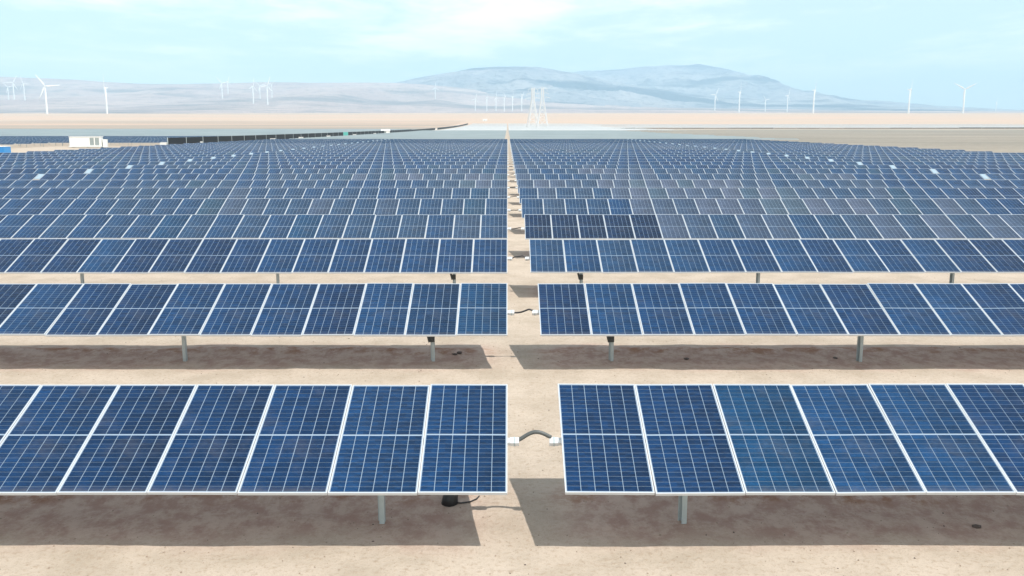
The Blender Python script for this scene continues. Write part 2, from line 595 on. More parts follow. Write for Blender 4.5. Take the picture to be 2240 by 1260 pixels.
ridge_field('mountain', HR, crest(HR, mr_pts), 5200, 2600, (-1200, 9300), M['mountain'], 0.75, 8.2, 0.8)


def strip(name, pts, half, mat, lift=0.02):
    vs_, fs = [], []
    for i, (x, d, k) in enumerate(pts):
        a = random.uniform(-0.25, 0.25)
        vs_ += [(x - half * k + a, d, pz(d) + lift), (x + half * k + a, d, pz(d) + lift)]
        if i:
            fs.append((2 * i - 2, 2 * i - 1, 2 * i + 1, 2 * i))
    return tag(mesh_obj(name, vs_, fs, mat), kind='structure')


strip('dirt_track', [(-73.2 + 1.2 * math.sin(d / 90.0), d, 1.0) for d in range(60, 1500, 12)], 4.6, M['track'])

# ------------------------------------------------------------------ solar panels
PW, PL, SP = 1.0, 1.96, 1.01            # panel width, length, spacing
TILT = 21.3
FR = 0.0125
CW, CH = 0.1603, 0.0787


def frame_ring(mb, mi=0):
    xo, yo, xi, yi = PW / 2, PL / 2, PW / 2 - FR, PL / 2 - FR
    o = [(-xo, -yo), (xo, -yo), (xo, yo), (-xo, yo)]
    i = [(-xi, -yi), (xi, -yi), (xi, yi), (-xi, yi)]
    v = [(*p, 0.0) for p in o] + [(*p, 0.0) for p in i] + [(*p, -0.035) for p in o] + [(*p, -0.007) for p in i]
    f = []
    for k in range(4):
        n = (k + 1) % 4
        f.append((k, n, 4 + n, 4 + k))
        f.append((8 + k, 8 + n, n, k))
        f.append((4 + k, 4 + n, 12 + n, 12 + k))
    mb.add(v, f, mi)


def cell_centres():
    out = []
    for half in (-1, 1):
        for r in range(12):
            yy = half * (0.011 + CH * (r + 0.5))
            for c in range(6):
                out.append(((c - 2.5) * CW, yy))
    return out


def cell_quad(mb, cx, cy, z, mi):
    hx, hy = CW / 2 - 0.0040, CH / 2 - 0.0026
    ch = 0.006
    mb.add([(cx - hx, cy - hy, z), (cx + hx, cy - hy, z), (cx + hx, cy + hy, z), (cx - hx, cy + hy, z)], [(0, 1, 2, 3)], mi)


def sheet_quad(mb, mi):
    xi, yi = PW / 2 - FR, PL / 2 - FR
    mb.quad((-xi, -yi, -0.006), (xi, -yi, -0.006), (xi, yi, -0.006), (-xi, yi, -0.006), mi)


mb = MB(); frame_ring(mb); ME_FRAME = mb.mesh('solar_panel', M['frame'])
mb = MB(); sheet_quad(mb, 0); ME_SHEET = mb.mesh('backsheet', M['sheet'])
mb = MB(); cell_quad(mb, 0, 0, -0.003, 0); ME_CELL = mb.mesh('cell', M['cell'])
mb = MB()
for (cx, cy) in cell_centres():
    cell_quad(mb, cx, cy, -0.003, 0)
ME_GRID = mb.mesh('cell_grid', M['cell'])
mb = MB(); frame_ring(mb, 0); sheet_quad(mb, 1)
for (cx, cy) in cell_centres():
    cell_quad(mb, cx, cy, -0.003, 2)
ME_PANEL = mb.mesh('solar_panel', [M['frame'], M['sheet'], M['cell']])
# beyond the nearest rows the cells of a column merge into two strips
mb = MB(); frame_ring(mb, 0); sheet_quad(mb, 1)
for half in (-1, 1):
    for c in range(6):
        cx = (c - 2.5) * CW
        y0, y1 = sorted((half * 0.011, half * (0.011 + 12 * CH)))
        mb.quad((cx - CW / 2 + 0.0042, y0, -0.003), (cx + CW / 2 - 0.0042, y0, -0.003), (cx + CW / 2 - 0.0042, y1, -0.003), (cx - CW / 2 + 0.0042, y1, -0.003), 2)
ME_PANEL_MID = mb.mesh('solar_panel', [M['frame'], M['sheet'], M['cell']])

PAL = [Vector((0.002, 0.015, 0.046)), Vector((0.003, 0.025, 0.078)), Vector((0.006, 0.040, 0.108)), Vector((0.018, 0.048, 0.098)), Vector((0.062, 0.082, 0.130))]


def tone_colour(t):
    t = min(max(t, 0), 0.999) * (len(PAL) - 1)
    i = int(t); c = PAL[i].lerp(PAL[i + 1], t - i)
    if random.random() < 0.08:
        c = Vector((c.x * 0.9, c.y * 1.06, c.z * 0.96))
    return c


def panel_tone(row, x):
    s = float(vnoise(np.array(x * 0.11 + 5.0 + row * 0.33), np.array(row * 0.55 + 2.0)))
    s2 = float(vnoise(np.array(x * 0.022 + 50.0), np.array(row * 0.16 + 70.0)))
    t = 0.62 * s2 + 0.45 * s + random.uniform(-0.14, 0.14) - 0.05
    if row == 3 and 0 < x < 4.7:
        t = 0.02 + random.uniform(0, 0.12)              # a run of darker modules
    elif 3 <= row <= 8 and 5.5 < x < 17 + row:
        t += 0.28                                       # sky and cloud reflection painted in as a paler tone
    return t


def run_mesh(name, spans, pivot_h, tilt, mats, y_off=0.0, base=0.0, mbx=None):
    """panels joined into one run: spans = list of panel left-edge x, in tracker coordinates"""
    mb = mbx or MB()
    ct, st = math.cos(tilt), math.sin(tilt)

    def P(x, y, z):
        return (x, y_off + y * ct - z * st, base + pivot_h + y * st + z * ct)
    for x0 in spans:
        x1 = x0 + PW
        mb.quad(P(x0, -PL / 2, -0.004), P(x1, -PL / 2, -0.004), P(x1, PL / 2, -0.004), P(x0, PL / 2, -0.004), 0)
        mb.quad(P(x0, -PL / 2, -0.035), P(x1, -PL / 2, -0.035), P(x1, -PL / 2, -0.004), P(x0, -PL / 2, -0.004), 0)
        for (a, b_) in ((-PL / 2 + FR, -0.008), (0.008, PL / 2 - FR)):
            mb.quad(P(x0 + FR, a, 0.0), P(x1 - FR, a, 0.0), P(x1 - FR, b_, 0.0), P(x0 + FR, b_, 0.0), 1)
    return mb


ORD = ['first', 'second', 'third', 'fourth', 'fifth', 'sixth', 'seventh', 'eighth', 'ninth', 'tenth', 'eleventh', 'twelfth', 'thirteenth',
       'fourteenth', 'fifteenth', 'sixteenth', 'seventeenth', 'eighteenth', 'nineteenth', 'twentieth']
ORD += ['twenty-' + o for o in ORD[:9]] + ['thirtieth'] + ['thirty-' + o for o in ORD[:9]]

NPAN = 66
DRIVE_AT, DRIVE_GAP = 33, 0.48
PIVOT = 1.125
GAP = 0.65


def panel_x(i):
    """distance from the aisle end of a tracker to the near edge of panel i"""
    return i * SP + (DRIVE_GAP if i >= DRIVE_AT else 0.0)


LENGTH = panel_x(NPAN - 1) + PW
POST_L = [1.55, 6.7, 12.4] + [12.4 + 5.6 * k for k in range(1, 10)]
POST_R = [1.50, 6.65, 12.3] + [12.3 + 5.6 * k for k in range(1, 10)]

# post: galvanised H-section with a bearing saddle on top
POST_TOP = PIVOT - 0.17


def post_mesh():
    mb = MB()
    mb.box(-0.045, 0.045, 0.042, 0.05, -0.5, POST_TOP)                    # back flange
    mb.box(-0.018, 0.045, -0.05, -0.042, -0.5, POST_TOP)                  # front lip
    mb.box(0.037, 0.044, -0.042, 0.042, -0.5, POST_TOP - 0.01)            # web
    return mb.mesh('post', M['galv'])


def bearing_mesh():
    mb = MB()
    mb.box(-0.07, 0.07, -0.075, 0.075, POST_TOP - 0.09, POST_TOP + 0.012)
    ring = []
    for k in range(9):
        a = math.pi * k / 8
        ring.append((0, -math.cos(a) * 0.115, PIVOT - 0.085 + math.sin(a) * 0.06))
    for s in (-0.05, 0.05):
        mb.box(s - 0.012, s + 0.012, -0.06, 0.06, POST_TOP + 0.012, PIVOT - 0.06)
    return mb.mesh('bearing', M['dark'])


def damper_mesh():
    mb = MB()
    mb.bar((-0.16, -0.03, 0.86), (-0.05, -0.07, 0.42), 0.03, 8)
    mb.box(-0.19, -0.11, -0.05, 0.05, 0.66, 0.88)
    mb.box(-0.06, 0.05, -0.075, -0.052, 0.42, 0.56)
    return mb.mesh('damper', M['dark'])


ME_POST, ME_BEAR, ME_DAMP = post_mesh(), bearing_mesh(), damper_mesh()
TUBE_R = 0.044


def tube_mesh(x0, x1):
    mb = MB()
    mb.bar((x0, 0, 0), (x1, 0, 0), TUBE_R * 1.12, 8)
    return mb.mesh('torque_tube', M['tube'])


def sleeve_mesh():
    mb = MB()
    mb.bar((-0.055, 0, 0), (0.055, 0, 0), TUBE_R * 1.12 + 0.007, 8)
    mb.bar((-0.008, 0, 0), (0.008, 0, 0), TUBE_R * 1.12 + 0.013, 8, mi=1)
    return mb.mesh('tube_collar', [M['tube'], M['galv']])


ME_SLEEVE = sleeve_mesh()


def drive_meshes():
    a = MB()
    a.box(-0.19, 0.19, 0.05, 0.90, 0.0, 0.03)
    b = MB()
    b.box(-0.12, 0.12, -0.50, -0.30, -0.16, 0.03)
    b.bar((0, -0.42, -0.06), (0, 0.0, -0.12), 0.07, 8)
    return a.mesh('drive_cover', M['drive_white']), b.mesh('drive_motor', M['dark'])


ME_COVER, ME_MOTOR = drive_meshes()
rowinfo = {}
for n in range(NROW):
    d = ROW0 + PITCH * n + (random.uniform(-0.06, 0.06) if n > 2 else 0.0)
    view = 0.565 * (d + 2.0) + 3.0                      # half width that can be seen here, with a margin
    for side in (-1, 1):
        tilt = R(TILT + (random.uniform(-1.0, 1.0) if n > 1 else (0.5 if n == 0 else 0.0)) + (0.3 if side > 0 and n == 0 else 0))
        x_end = 0.0 if side < 0 else GAP
        place = 'white cabin side' if side < 0 else 'gravel flat side'
        tr = empty('solar_tracker', (x_end, d, 0.0),
                   f'{ORD[n]} row of blue solar panels from the sandy edge, {place}', 'solar tracker', 'tilted solar panel rows along the sandy aisle')
        piv = Matrix.Translation((0, 0, PIVOT)) @ Matrix.Rotation(tilt, 4, 'X')
        rowinfo[(n, side)] = (d, tilt, x_end)

        def put(me, name, lx, ly=0.0, lz=0.0, parent=tr, colr=None):
            o = bpy.data.objects.new(name, me)
            COL.objects.link(o)
            o.parent = parent
            p = piv @ Vector((lx, ly, lz))
            o.location = p
            o.rotation_euler = (tilt, 0, 0)
            if name == 'solar_panel':                # panels never sit perfectly flush
                o.rotation_euler = (tilt + R(random.gauss(0, 0.22)), R(random.gauss(0, 0.25)), 0)
                o.location.z += random.gauss(0, 0.003)
            if colr is not None:
                o.color = (*colr, 1)
            return o
        # torque tube with collars at the aisle end
        put(tube_mesh(*((-LENGTH - 0.1, 0.13) if side < 0 else (-0.13, LENGTH + 0.1))), 'torque_tube', 0, 0, -0.115)
        put(ME_SLEEVE, 'tube_collar', 0.085 * (1 if side < 0 else -1), 0, -0.115)
        seen_i = [i for i in range(NPAN) if panel_x(i) < view - (0 if side < 0 else GAP)]
        if n >= 24:
            seen_i = []
        hidden = [i for i in range(NPAN) if i not in set(seen_i)]
        for i in seen_i:
            cx = side * (panel_x(i) + PW / 2)
            base_c = tone_colour(panel_tone(n, cx))
            if n < 3:
                p = put(ME_FRAME, 'solar_panel', cx)
                sh = link('backsheet', ME_SHEET, p)
                if n == 0 and i < 2:
                    lateral = random.uniform(-0.1, 0.1)
                    for (ccx, ccy) in cell_centres():
                        k = 1 + random.uniform(-0.13, 0.13) + (lateral - 0.2) * ccx * 2
                        c = link('cell', ME_CELL, p, (ccx, ccy, 0))
                        c.color = (*(base_c * k), 1)
                else:
                    g = link('cell_grid', ME_GRID, p)
                    tag(g, kind='stuff')
                    g.color = (*base_c, 1)
            else:
                put(ME_PANEL if n < 7 else ME_PANEL_MID, 'solar_panel', cx, colr=base_c)
        if hidden:
            spans = [(side * panel_x(i)) if side > 0 else (-panel_x(i) - PW) for i in hidden]
            mbr = run_mesh('panel_run', spans, PIVOT, tilt, None)
            o = mbr.build('panel_run', [M['frame'], M['cell_far']], tr)
            tag(o, kind='stuff')
        for k, px in enumerate(POST_L if side < 0 else POST_R):
            if px > max(view + 6, 40) or (n >= 12 and k > 7):
                continue
            p = link('post', ME_POST, tr, (side * px, 0, 0))
            if n < 8:
                link('bearing', ME_BEAR, p)
                if k == 0:
                    link('damper', ME_DAMP, p)
        if n >= 4:
            dxp = side * (panel_x(DRIVE_AT - 1) + PW + DRIVE_GAP / 2)
            put(ME_COVER, 'drive_cover', dxp, 0, -0.02)
            put(ME_MOTOR, 'drive_motor', dxp, 0, 0)

# conduits that bridge the aisle from tube to tube
for n in range(12):
    d, tilt, _ = rowinfo[(n, -1)]
    yo = d + 0.115 * math.sin(tilt)
    zo = PIVOT - 0.115 * math.cos(tilt)
    x0, x1 = 0.13, GAP - 0.13
    pts = []
    if n == 0:
        shape = [(0.0, -0.01), (0.06, 0.03), (0.14, 0.085), (0.20, 0.105), (0.26, 0.10), (0.33, 0.07), (0.39, 0.03)]
    else:
        q = random.Random(n)
        a1, a2 = q.uniform(-0.03, 0.03), q.uniform(-0.02, 0.07)
        shape = [(0.0, -0.02), (0.07, a1), (0.15, a1 + 0.01), (0.23, (a1 + a2) / 2), (0.31, a2), (0.39, 0.02)]
    shape = [(s / 0.39, h) for s, h in shape]
    for k in range(25):
        u = k / 24
        hs = np.interp(u, [s for s, h in shape], [h for s, h in shape])
        hs2 = (np.interp(max(0, u - 0.08), [s for s, h in shape], [h for s, h in shape]) + np.interp(min(1, u + 0.08), [s for s, h in shape], [h for s, h in shape])) / 2
        pts.append((x0 - 0.01 + u * (x1 - x0 + 0.02), 0, (hs + hs2) / 2 + 0.02))
    mbx = MB(); mbx.tube(pts, 0.025 if n == 0 else 0.018, 10)
    o = mbx.build('flexible_conduit', M['conduit'] if n == 0 else M['black'], None, (0, yo, zo), True)
    tag(o, f'{"grey arched" if n == 0 else "thin black"} conduit bridging the sandy aisle in the {ORD[n]} panel row', 'conduit', 'conduits across the aisle')

# black cable sleeve coming down behind the first row
mbx = MB()
mbx.tube([(0.03, 0.10, 1.02), (0.03, 0.05, 0.75), (0.02, 0.02, 0.45), (0.0, 0.0, 0.22), (-0.035, -0.02, 0.08), (-0.05, -0.03, -0.05)], [0.055, 0.055, 0.06, 0.07, 0.10, 0.115], 12)
o = mbx.build('cable_sleeve', M['black'], None, (-0.70, 11.42 - 0.25, 0), True)
mbx = MB()
mbx.tube([(0.0, -0.05, 0.02), (0.10, -0.06, 0.018), (0.22, -0.03, 0.025), (0.30, 0.05, 0.03), (0.33, 0.16, 0.02)], 0.010, 6)
mbx.build('ground_cable', M['black'], o, None, True)
tag(o, 'black cable sleeve bending into the ground under the first panel row', 'cable')

# ------------------------------------------------------------------ further fields
# left field beyond the track: each row a tracker
for k in range(18):
    d = 204.6 + PITCH * k
    x_r = -84.0 if d > 234 else -113.0
    npan = 110
    tr = empty('solar_tracker', (x_r, d, pz(d)), f'{ORD[k]} row of the panel field beyond the pale track and cabin', 'solar tracker', 'panel rows beyond the pale track')
    mbr = run_mesh('panel_run', [-(i + 1) * SP for i in range(npan)], PIVOT + 0.1, R(TILT), None)
    tag(mbr.build('panel_run', [M['frame'], M['cell_far']], tr), kind='stuff')
    link('torque_tube', tube_mesh(-npan * SP, 0.1), tr, (0, 0.04, PIVOT - 0.01), (R(TILT), 0, 0))
    for j in range(8):
        link('post', ME_POST, tr, (-1.5 - 5.6 * j, 0, 0.1))


def far_field(name, label, x0, x1, d0, d1, pitch, tilt_deg, aisle=None, glass='dusty', ragged=9.0):
    mb = MB()
    d = d0
    r = 0
    while d < d1:
        ct, st = math.cos(R(tilt_deg)), math.sin(R(tilt_deg))
        z = pz(d) + 1.2
        j0, j1 = random.uniform(0, ragged), random.uniform(0, ragged)
        parts = [(x0, aisle[0]), (aisle[1], x1 - j1)] if aisle else [(x0 + j0, x1 - j1)]
        for (a, b_) in parts:
            x = a
            while x < b_ - 1:
                e = min(x + 22.0 * SP, b_)
                for (ya, yb, mi, zz) in ((-PL / 2, PL / 2, 0, -0.01), (-PL / 2 + 0.03, -0.012, 1, 0.0), (0.012, PL / 2 - 0.03, 1, 0.0)):
                    mb.quad((x, d + ya * ct, z + ya * st + zz), (e - 0.06, d + ya * ct, z + ya * st + zz), (e - 0.06, d + yb * ct, z + yb * st + zz), (x, d + yb * ct, z + yb * st + zz), mi)
                mb.quad((x, d - PL / 2 * ct, z - PL / 2 * st - 0.05), (e - 0.06, d - PL / 2 * ct, z - PL / 2 * st - 0.05), (e - 0.06, d - PL / 2 * ct, z - PL / 2 * st - 0.01), (x, d - PL / 2 * ct, z - PL / 2 * st - 0.01), 0)
                for px in (x + 3, x + 11, x + 19):
                    if px < e:
                        mb.box(px - 0.05, px + 0.05, d - 0.05, d + 0.05, pz(d) - 0.3, z - 0.05, 0)
                x = e
        d += pitch; r += 1
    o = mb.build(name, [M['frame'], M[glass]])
    return tag(o, label, 'solar field', kind='stuff')


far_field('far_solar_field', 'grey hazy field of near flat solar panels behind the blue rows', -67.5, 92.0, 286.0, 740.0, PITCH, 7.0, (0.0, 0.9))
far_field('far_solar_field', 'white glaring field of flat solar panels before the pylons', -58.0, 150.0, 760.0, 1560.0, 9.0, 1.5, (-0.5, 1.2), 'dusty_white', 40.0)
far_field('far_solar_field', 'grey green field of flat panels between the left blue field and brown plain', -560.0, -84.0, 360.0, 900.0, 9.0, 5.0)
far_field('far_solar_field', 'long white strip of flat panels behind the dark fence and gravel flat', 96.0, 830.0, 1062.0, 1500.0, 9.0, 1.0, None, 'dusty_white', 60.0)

# ------------------------------------------------------------------ fences
FX = -78.5
f_root = empty('screen_fence', (FX, 214, 0), 'long black screen fence running along the pale track', 'fence')
d = 214.0
seg = 12.0
bay = 0
while d < 1500:
    if not (560 < d < 580 or 900 < d < 930):
        z0, z1 = pz(d), pz(d + seg)
        xb = 0.02 * (d - 214) * 0.55
        xb2 = 0.02 * (d + seg - 214) * 0.55
        mb = MB()
        h = 2.35 if d < 700 else 2.1
        a, b_ = (xb, d - 214, z0), (xb2, d - 214 + seg - 0.25, z1)
        mb.add([(a[0] - 0.03, a[1], a[2] + 0.15), (b_[0] - 0.03, b_[1], b_[2] + 0.15), (b_[0] - 0.03, b_[1], b_[2] + h), (a[0] - 0.03, a[1], a[2] + h),
                (a[0] + 0.03, a[1], a[2] + 0.15), (b_[0] + 0.03, b_[1], b_[2] + 0.15), (b_[0] + 0.03, b_[1], b_[2] + h), (a[0] + 0.03, a[1], a[2] + h)],
               [(3, 2, 1, 0), (4, 5, 6, 7), (0, 1, 5, 4), (1, 2, 6, 5), (2, 3, 7, 6), (3, 0, 4, 7)])
        mb.build('fence_panel', M['teal'] if 424 < d < 437 else M['fence'], f_root)
        mb = MB(); mb.box(xb - 0.06, xb + 0.06, d - 214.12, d - 213.98, z0 - 0.4, z0 + h + 0.08)
        mb.build('fence_post', M['galv'], f_root)
    d += seg
f2 = empty('screen_fence', (92, 1045, 0), 'thin dark fence line before the white panel strip beyond the gravel flat', 'fence')
for k in range(22):
    x = k * 26.0
    dd = 1045.0 - 0.05 * x * 0
    z0 = pz(dd)
    mb = MB(); mb.box(x + 0.2, x + 25.8, -0.04, 0.04, z0 + 0.1, z0 + (1.5 if k in (16, 17, 18, 19) else random.uniform(0.6, 1.1)))
    mb.build('fence_panel', M['fence_brown'], f2)
    mb = MB(); mb.box(x - 0.08, x + 0.08, -0.08, 0.08, z0 - 0.4, z0 + 1.55)
    mb.build('fence_post', M['galv'], f2)

# ------------------------------------------------------------------ inverter cabin, container, cabinets
cab = empty('inverter_cabin', (-100.5, 221.0, 0.0), 'white inverter cabin on a skid beside the pale track', 'cabin', rz=R(14))
mb = MB(); mb.box(-3.5, 3.5, -1.3, 1.3, 0.35, 2.5); body = mb.build('body', M['white'], cab)
mb = MB(); mb.box(-3.6, 3.6, -1.4, 1.4, 2.5, 2.6); mb.build('roof', M['white'], cab)
mb = MB(); mb.box(-3.7, 3.7, -1.5, 1.5, 0.15, 0.35)
mb.build('skid', M['tube'], cab)
for x in (-3.2, 0, 3.2):
    mb = MB(); mb.box(x - 0.2, x + 0.2, -1.4, 1.4, -0.2, 0.15); mb.build('footing', M['track'], cab)
for x in (1.0, 2.15):
    mb = MB(); mb.box(x, x + 0.85, -1.34, -1.302, 0.55, 2.25); dr = mb.build('louvre_door', M['louvre'], cab)
    for s in range(6):
        mb = MB(); mb.box(x + 0.08, x + 0.77, -1.38, -1.341, 0.65 + s * 0.26, 0.78 + s * 0.26); mb.build('slat', M['galv'], dr)
for x in (-2.9, -1.6, -0.3):
    mb = MB(); mb.box(x, x + 1.0, -1.33, -1.302, 0.5, 2.35); mb.build('door', M['white'], cab)
mb = MB(); mb.box(3.75, 4.6, -0.9, 0.9, 0.05, 1.9); mb.build('transformer_box', M['white'], cab)

con = empty('storage_container', (-88.6, 158.0, 0.0), 'low bright blue storage container with pale lid beside the track', 'container', rz=R(6))
mb = MB()
for k in range(24):
    x = -3.0 + k * 0.25
    mb.box(x, x + 0.16, -1.24, 1.24, 0.1, 1.5); mb.box(x + 0.16, x + 0.25, -1.2, 1.2, 0.1, 1.5)
mb.build('body', M['blue'], con)
mb = MB(); mb.box(-3.05, 3.05, -1.27, 1.27, 1.5, 1.62); mb.build('roof', M['white'], con)
for x in (-3.02, 2.9):
    for y in (-1.28, 1.16):
        mb = MB(); mb.box(x, x + 0.12, y, y + 0.12, 0.0, 1.5); mb.build('corner_post', M['blue'], con)

cabinet_spots = [(-80.4, 214, 'cream'), (-83.2, 222, ''), (-79.5, 236, ''), (-80.5, 262, ''), (-76.9, 300, ''), (-76.7, 340, ''), (-76.6, 392, ''), (-75.9, 455, ''), (-75.4, 520, '')]
for k, (x, d, _) in enumerate(cabinet_spots):
    z = pz(d)
    e = empty('equipment_cabinet', (x + 0.9, d, z), 'small white equipment cabinet on legs beside the pale track', 'cabinet', 'white cabinets along the pale track')
    mb = MB(); mb.box(-0.75, 0.75, -0.4, 0.4, 0.35, 1.15); mb.build('body', M['white'], e)
    mb = MB(); mb.box(-0.82, 0.82, -0.47, 0.47, 1.15, 1.21); mb.build('roof', M['white'], e)
    mb = MB(); mb.box(-0.65, -0.02, -0.43, -0.402, 0.42, 1.08); mb.build('door', M['white'], e)
    mb = MB(); mb.box(0.02, 0.65, -0.43, -0.402, 0.42, 1.08); mb.build('door', M['white'], e)
    for px in (-0.65, 0.57):
        mb = MB(); mb.box(px, px + 0.08, -0.3, 0.3, -0.1, 0.35); mb.build('leg', M['galv'], e)

# white gatehouse in the break of the fence and a works hut by the pylons
def hut(name, label, x, d, sx, sy, h):
    e = empty(name, (x, d, pz(d)), label, 'hut')
    mb = MB(); mb.box(-sx, sx, -sy, sy, -0.2, h); mb.build('wall', M['white'], e)
    mb = MB(); mb.add([(-sx - .3, -sy - .3, h), (sx + .3, -sy - .3, h), (sx + .3, sy + .3, h), (-sx - .3, sy + .3, h), (-sx - .3, 0, h + 0.9), (sx + .3, 0, h + 0.9)],
                      [(0, 1, 5, 4), (2, 3, 4, 5), (1, 2, 5), (3, 0, 4), (3, 2, 1, 0)]); mb.build('roof', M['white'], e)
    mb = MB(); mb.box(-0.6, 0.6, -sy - 0.05, -sy - 0.01, 0.0, min(2.1, h - .3)); mb.build('door', M['louvre'], e)


hut('gatehouse', 'small white gatehouse in the gap of the black fence', -75.0, 571.0, 2.4, 2.2, 2.2)
hut('works_hut', 'tiny white works hut on the beige plain near the pylons', -46.0, 1900.0, 4.5, 3.0, 3.2)

# ------------------------------------------------------------------ pylons
def pylon(x, d, H, rz, label):
    e = empty('lattice_pylon', (x, d, pz(d)), label, 'pylon', 'lattice pylons behind the panel fields', rz)
    b0, b1 = H * 0.135, H * 0.03

    def corner(sx, sy, u):
        r = b0 + (b1 - b0) * min(1, u / 0.72) if u < 0.72 else b1
        return Vector((sx * r, sy * r, u * H))
    for sx in (-1, 1):
        for sy in (-1, 1):
            mb = MB(); mb.bar(corner(sx, sy, 0) - Vector((0, 0, 0.5)), corner(sx, sy, 0.72), 0.42, 4); mb.bar(corner(sx, sy, 0.72), corner(sx, sy, 1.0), 0.36, 4)
            mb.build('leg', M['pylon'], e)
    mb = MB()
    lv = [0, 0.2, 0.36, 0.49, 0.60, 0.68, 0.74, 0.80, 0.86, 0.92, 0.98]
    cs = [(-1, -1), (1, -1), (1, 1), (-1, 1)]
    for a, b_ in zip(lv[:-1], lv[1:]):
        for k in range(4):
            p, q = cs[k], cs[(k + 1) % 4]
            mb.bar(corner(*p, a), corner(*q, b_), 0.20, 4, cap=False); mb.bar(corner(*q, a), corner(*p, b_), 0.20, 4, cap=False)
            mb.bar(corner(*p, b_), corner(*q, b_), 0.18, 4, cap=False)
    mb.build('bracing', M['pylon'], e)
    for u, half in ((0.74, 0.19), (0.85, 0.155), (0.96, 0.12)):
        mb = MB()
        for s in (-1, 1):
            tip = Vector((s * half * H, 0, u * H + 0.3))
            for sy in (-1, 1):
                mb.bar(corner(s, sy, u), tip, 0.16, 4); mb.bar(corner(s, sy, u + 0.045), tip, 0.13, 4)
        arm = mb.build('cross_arm', M['pylon'], e)
        for s in (-1, 1):
            mb = MB(); mb.bar((s * half * H, 0, u * H + 0.3), (s * half * H, 0, u * H - H * 0.055), 0.16, 6); mb.build('insulator', M['pylon'], arm)
    mb = MB(); mb.bar((0, 0, 0.98 * H), (0, 0, 1.04 * H), 0.2, 4, 0.06); mb.build('peak', M['pylon'], e)


pylon(29.5, 1080, 46.0, R(12), 'tall white lattice pylon, nearest of the cluster to the aisle end')
pylon(47.0, 1250, 52.0, R(5), 'tall white lattice pylon rising just behind the other one, before the blue mountain')

# ------------------------------------------------------------------ wind turbines
def turbine_meshes():
    t = MB(); t.tube([(0, 0, -1.5), (0, 0, 0.0), (0, 0, 45), (0, 0, 88)], [3.3, 3.3, 2.7, 2.1], 14)
    nac = MB()
    nac.box(-1.8, 1.8, -3.0, 7.5, 88.0, 91.8); nac.box(-1.4, 1.4, 7.5, 8.6, 88.5, 91.2)
    hub = MB(); hub.tube([(0, -3.0, 90), (0, -4.6, 90), (0, -5.6, 90)], [1.7, 1.6, 0.4], 12)
    bl = MB()
    secs = [(1.2, 1.0, 1.0), (4, 1.3, 0.95), (9, 2.9, 0.8), (20, 2.3, 0.6), (34, 1.5, 0.4), (46, 0.5, 0.15)]
    n = 8
    vs_, fs = [], []
    for (r, c, th) in secs:
        for k in range(n):
            a = 2 * math.pi * k / n
            vs_.append((math.cos(a) * c + (c - 0.9) * 0.35, math.sin(a) * th, r))
    for i in range(len(secs) - 1):
        for k in range(n):
            fs.append((i * n + k, i * n + (k + 1) % n, (i + 1) * n + (k + 1) % n, (i + 1) * n + k))
    fs += [tuple(range(n)), tuple((len(secs) - 1) * n + k for k in range(n))]
    bl.add(vs_, fs)
    return (t.mesh('tower', M['turbine'], True), nac.mesh('nacelle', M['turbine']), hub.mesh('hub', M['turbine'], True), bl.mesh('blade', M['turbine'], True))


TW, NAC, HUB, BL = turbine_meshes()


def turbine(bearing, d, scale, yaw, phase, label):
    e = empty('wind_turbine', (bearing * K * d, d, turb_base(bearing, d)), label, 'wind turbine', 'white wind turbines on the plain', R(yaw))
    e.scale = (scale,) * 3
    link('tower', TW, e); nacelle = link('nacelle', NAC, e)
    h = link('hub', HUB, e)
    for k in range(3):
        link('blade', BL, e, (0, -4.3, 90), (0, R(phase + 120 * k), 0))


bpy.context.view_layer.update()
RELIEF = [o for o in COL.objects if o.name.split('.')[0] in ('hills', 'mountain')]


def turb_base(bearing, d):
    z = pz(d)
    for o in RELIEF:                                     # stand on the hill where it rises above the plain
        hit, p, _, _ = o.ray_cast(Vector((bearing * K * d, d, 3000.0)), Vector((0, 0, -1)))
        if hit:
            z = max(z, p.z)
    return z


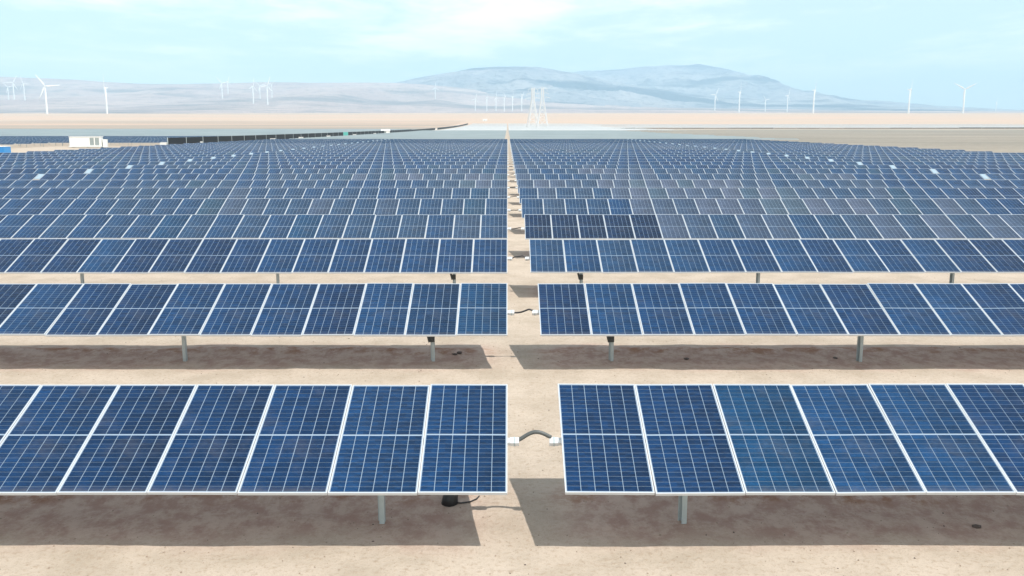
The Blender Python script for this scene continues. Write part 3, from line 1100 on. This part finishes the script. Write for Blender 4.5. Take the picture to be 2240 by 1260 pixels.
S0 = 'faint white wind turbine far behind the largest turbine, on the lilac hills'
S4 = 'one of two faint turbines close together high on the lilac hills'
S1 = 'small white wind turbine in the cluster of four before the lilac hills'
S2 = 'small faint white wind turbine in the row before the blue mountain foot'
S3 = 'small pale wind turbine on the plain before the long mountain slope'
TURB = [
    (-1004, 3050, 1.0, 24, -35, 'largest white wind turbine, one blade raised aslant, before the lilac hills'),
    (-873, 3300, 1.0, -66, 0, 'white wind turbine seen edge-on before the lilac hills, near the largest one'),
    (-1073, 5100, 1.0, 20, 30, S0), (-1050, 5000, 1.0, -25, 95, S0), (-1085, 5500, 0.8, 30, 75, S0),
    (-620, 5600, 1.0, 15, -40, S4), (-607, 6000, 0.9, 65, 20, S4),
    (-553, 4700, 0.95, 72, 10, S1), (-538, 5200, 0.8, 20, 70, S1), (-522, 4500, 1.0, 30, 20, S1), (-512, 5300, 0.8, -20, 50, S1),
    (-157, 6000, 0.8, 40, 0, 'lone faint wind turbine where the lilac hills meet the blue mountain foot'),
    (-70, 4700, 0.65, 30, 15, S2), (-45, 4600, 0.68, 80, 40, S2), (-25, 4650, 0.72, 60, 0, S2), (-7, 4500, 0.75, 75, 75, S2), (11, 4550, 0.78, 85, 10, S2), (31, 4400, 0.80, 70, 55, S2),
    (452, 4900, 0.9, 35, 30, S3), (505, 4200, 1.0, 70, 5, S3), (562, 5200, 0.7, 25, 80, S3), (610, 4700, 0.9, 50, 25, S3),
    (667, 3700, 1.0, 68, 4, 'slim white wind turbine standing against the sky where the mountain slope runs out'),
    (875, 3600, 1.0, 62, 32, 'grey white wind turbine with one blade raised aslant against the open sky'),
    (994, 3550, 1.0, -38, 62, 'white wind turbine with pale spread blades against the open sky, farthest from the mountain'),
    (1065, 6500, 0.7, 40, 20, 'tiny distant wind turbine at the very end of the mountain slope'),
]
for a in TURB:
    turbine(*a)

# ------------------------------------------------------------------ stones and gravel
def stone_mesh(seed, n=10):
    bm = bmesh.new()
    bmesh.ops.create_icosphere(bm, subdivisions=1, radius=1.0)
    q = random.Random(seed)
    for v in bm.verts:
        v.co *= q.uniform(0.7, 1.15)
        v.co.z *= 0.6
    me = bpy.data.meshes.new('stone')
    bm.to_mesh(me); bm.free()
    return me


M['stone'] = plain('dark_stone', (0.10, 0.075, 0.065), 0.9, 0.0, 0.3, 20)
M['pebble'] = plain('pebbles', (0.30, 0.235, 0.18), 0.9, 0.0, 0.4, 3)
stones = [(5.70, 10.45, 0.05, 'dark rounded stone lying in the shade under the first panel row'),
          (9.95, 16.7, 0.06, 'dark stone on the open sand between the first and second rows'),
          (-1.02, 19.0, 0.07, 'dark clod beside a post under the second panel row, cabin side'),
          (-1.12, 18.9, 0.05, 'small dark clod beside a bigger one under the second panel row'),
          (3.75, 18.6, 0.06, 'dark clod under the second panel row, gravel flat side'),
          (6.9, 18.7, 0.05, 'small dark clod near a post under the second row, gravel flat side')]
for k, (x, d, r, lb) in enumerate(stones):
    me = stone_mesh(k); me.materials.append(M['stone'])
    z = float(ground_z(np.array([[x]]), np.array([[d]]))[0, 0])
    o = link('stone', me, None, (x, d, z + r * 0.15), (0, 0, k))
    o.scale = (r * 1.3, r, r)
    tag(o, lb, 'stone', 'loose dark stones')

mb = MB()
q = random.Random(5)
base_v = [Vector(p) for p in ((1, 0, 0), (-0.9, 0.1, 0), (0.1, 1, 0), (0, -0.8, 0), (0.1, 0, 0.8), (0, 0.1, -0.6))]
base_f = [(0, 2, 4), (2, 1, 4), (1, 3, 4), (3, 0, 4), (2, 0, 5), (1, 2, 5), (3, 1, 5), (0, 3, 5)]
N = 15000
rx = np.array([q.uniform(-15, 15) for _ in range(N)])
rd = np.array([7.5 + 22 * (q.random() ** 1.3) for _ in range(N)])
rz_ = ground_z(rx[None, :], rd[None, :])[0]
for i in range(N):
    r = 0.003 + 0.013 * q.random() ** 5
    a = q.uniform(0, 6.28); ca, sa = math.cos(a), math.sin(a)
    sx, sy = r * q.uniform(0.8, 1.4), r * q.uniform(0.7, 1.2)
    mb.add([(rx[i] + ca * v.x * sx - sa * v.y * sy, rd[i] + sa * v.x * sx + ca * v.y * sy, rz_[i] + r * 0.2 + v.z * r) for v in base_v], base_f, 0 if q.random() < 0.8 else 1)
tag(mb.build('gravel', [M['pebble'], M['stone']]), 'scattered pebbles and grit on the sand', 'gravel', kind='stuff')

# ------------------------------------------------------------------ haze
mb = MB(); mb.box(-9800, 9800, -60, 16800, -6.0, 960.0)
me = mb.mesh('haze', [])
hz = link('haze', me)
tag(hz, 'thin pale blue desert haze', 'haze', kind='stuff')
m = bpy.data.materials.new('haze_air'); m.use_nodes = True
nt = NT(m.node_tree); nt.n.clear()
pv = nt.node('ShaderNodeVolumePrincipled')
pv.inputs['Color'].default_value = (0.57, 0.82, 1.0, 1)
pv.inputs['Density'].default_value = 1.2e-4
pv.inputs['Anisotropy'].default_value = -0.1
om = nt.node('ShaderNodeOutputMaterial')
nt.l.new(pv.outputs[0], om.inputs['Volume'])
me.materials.append(m)
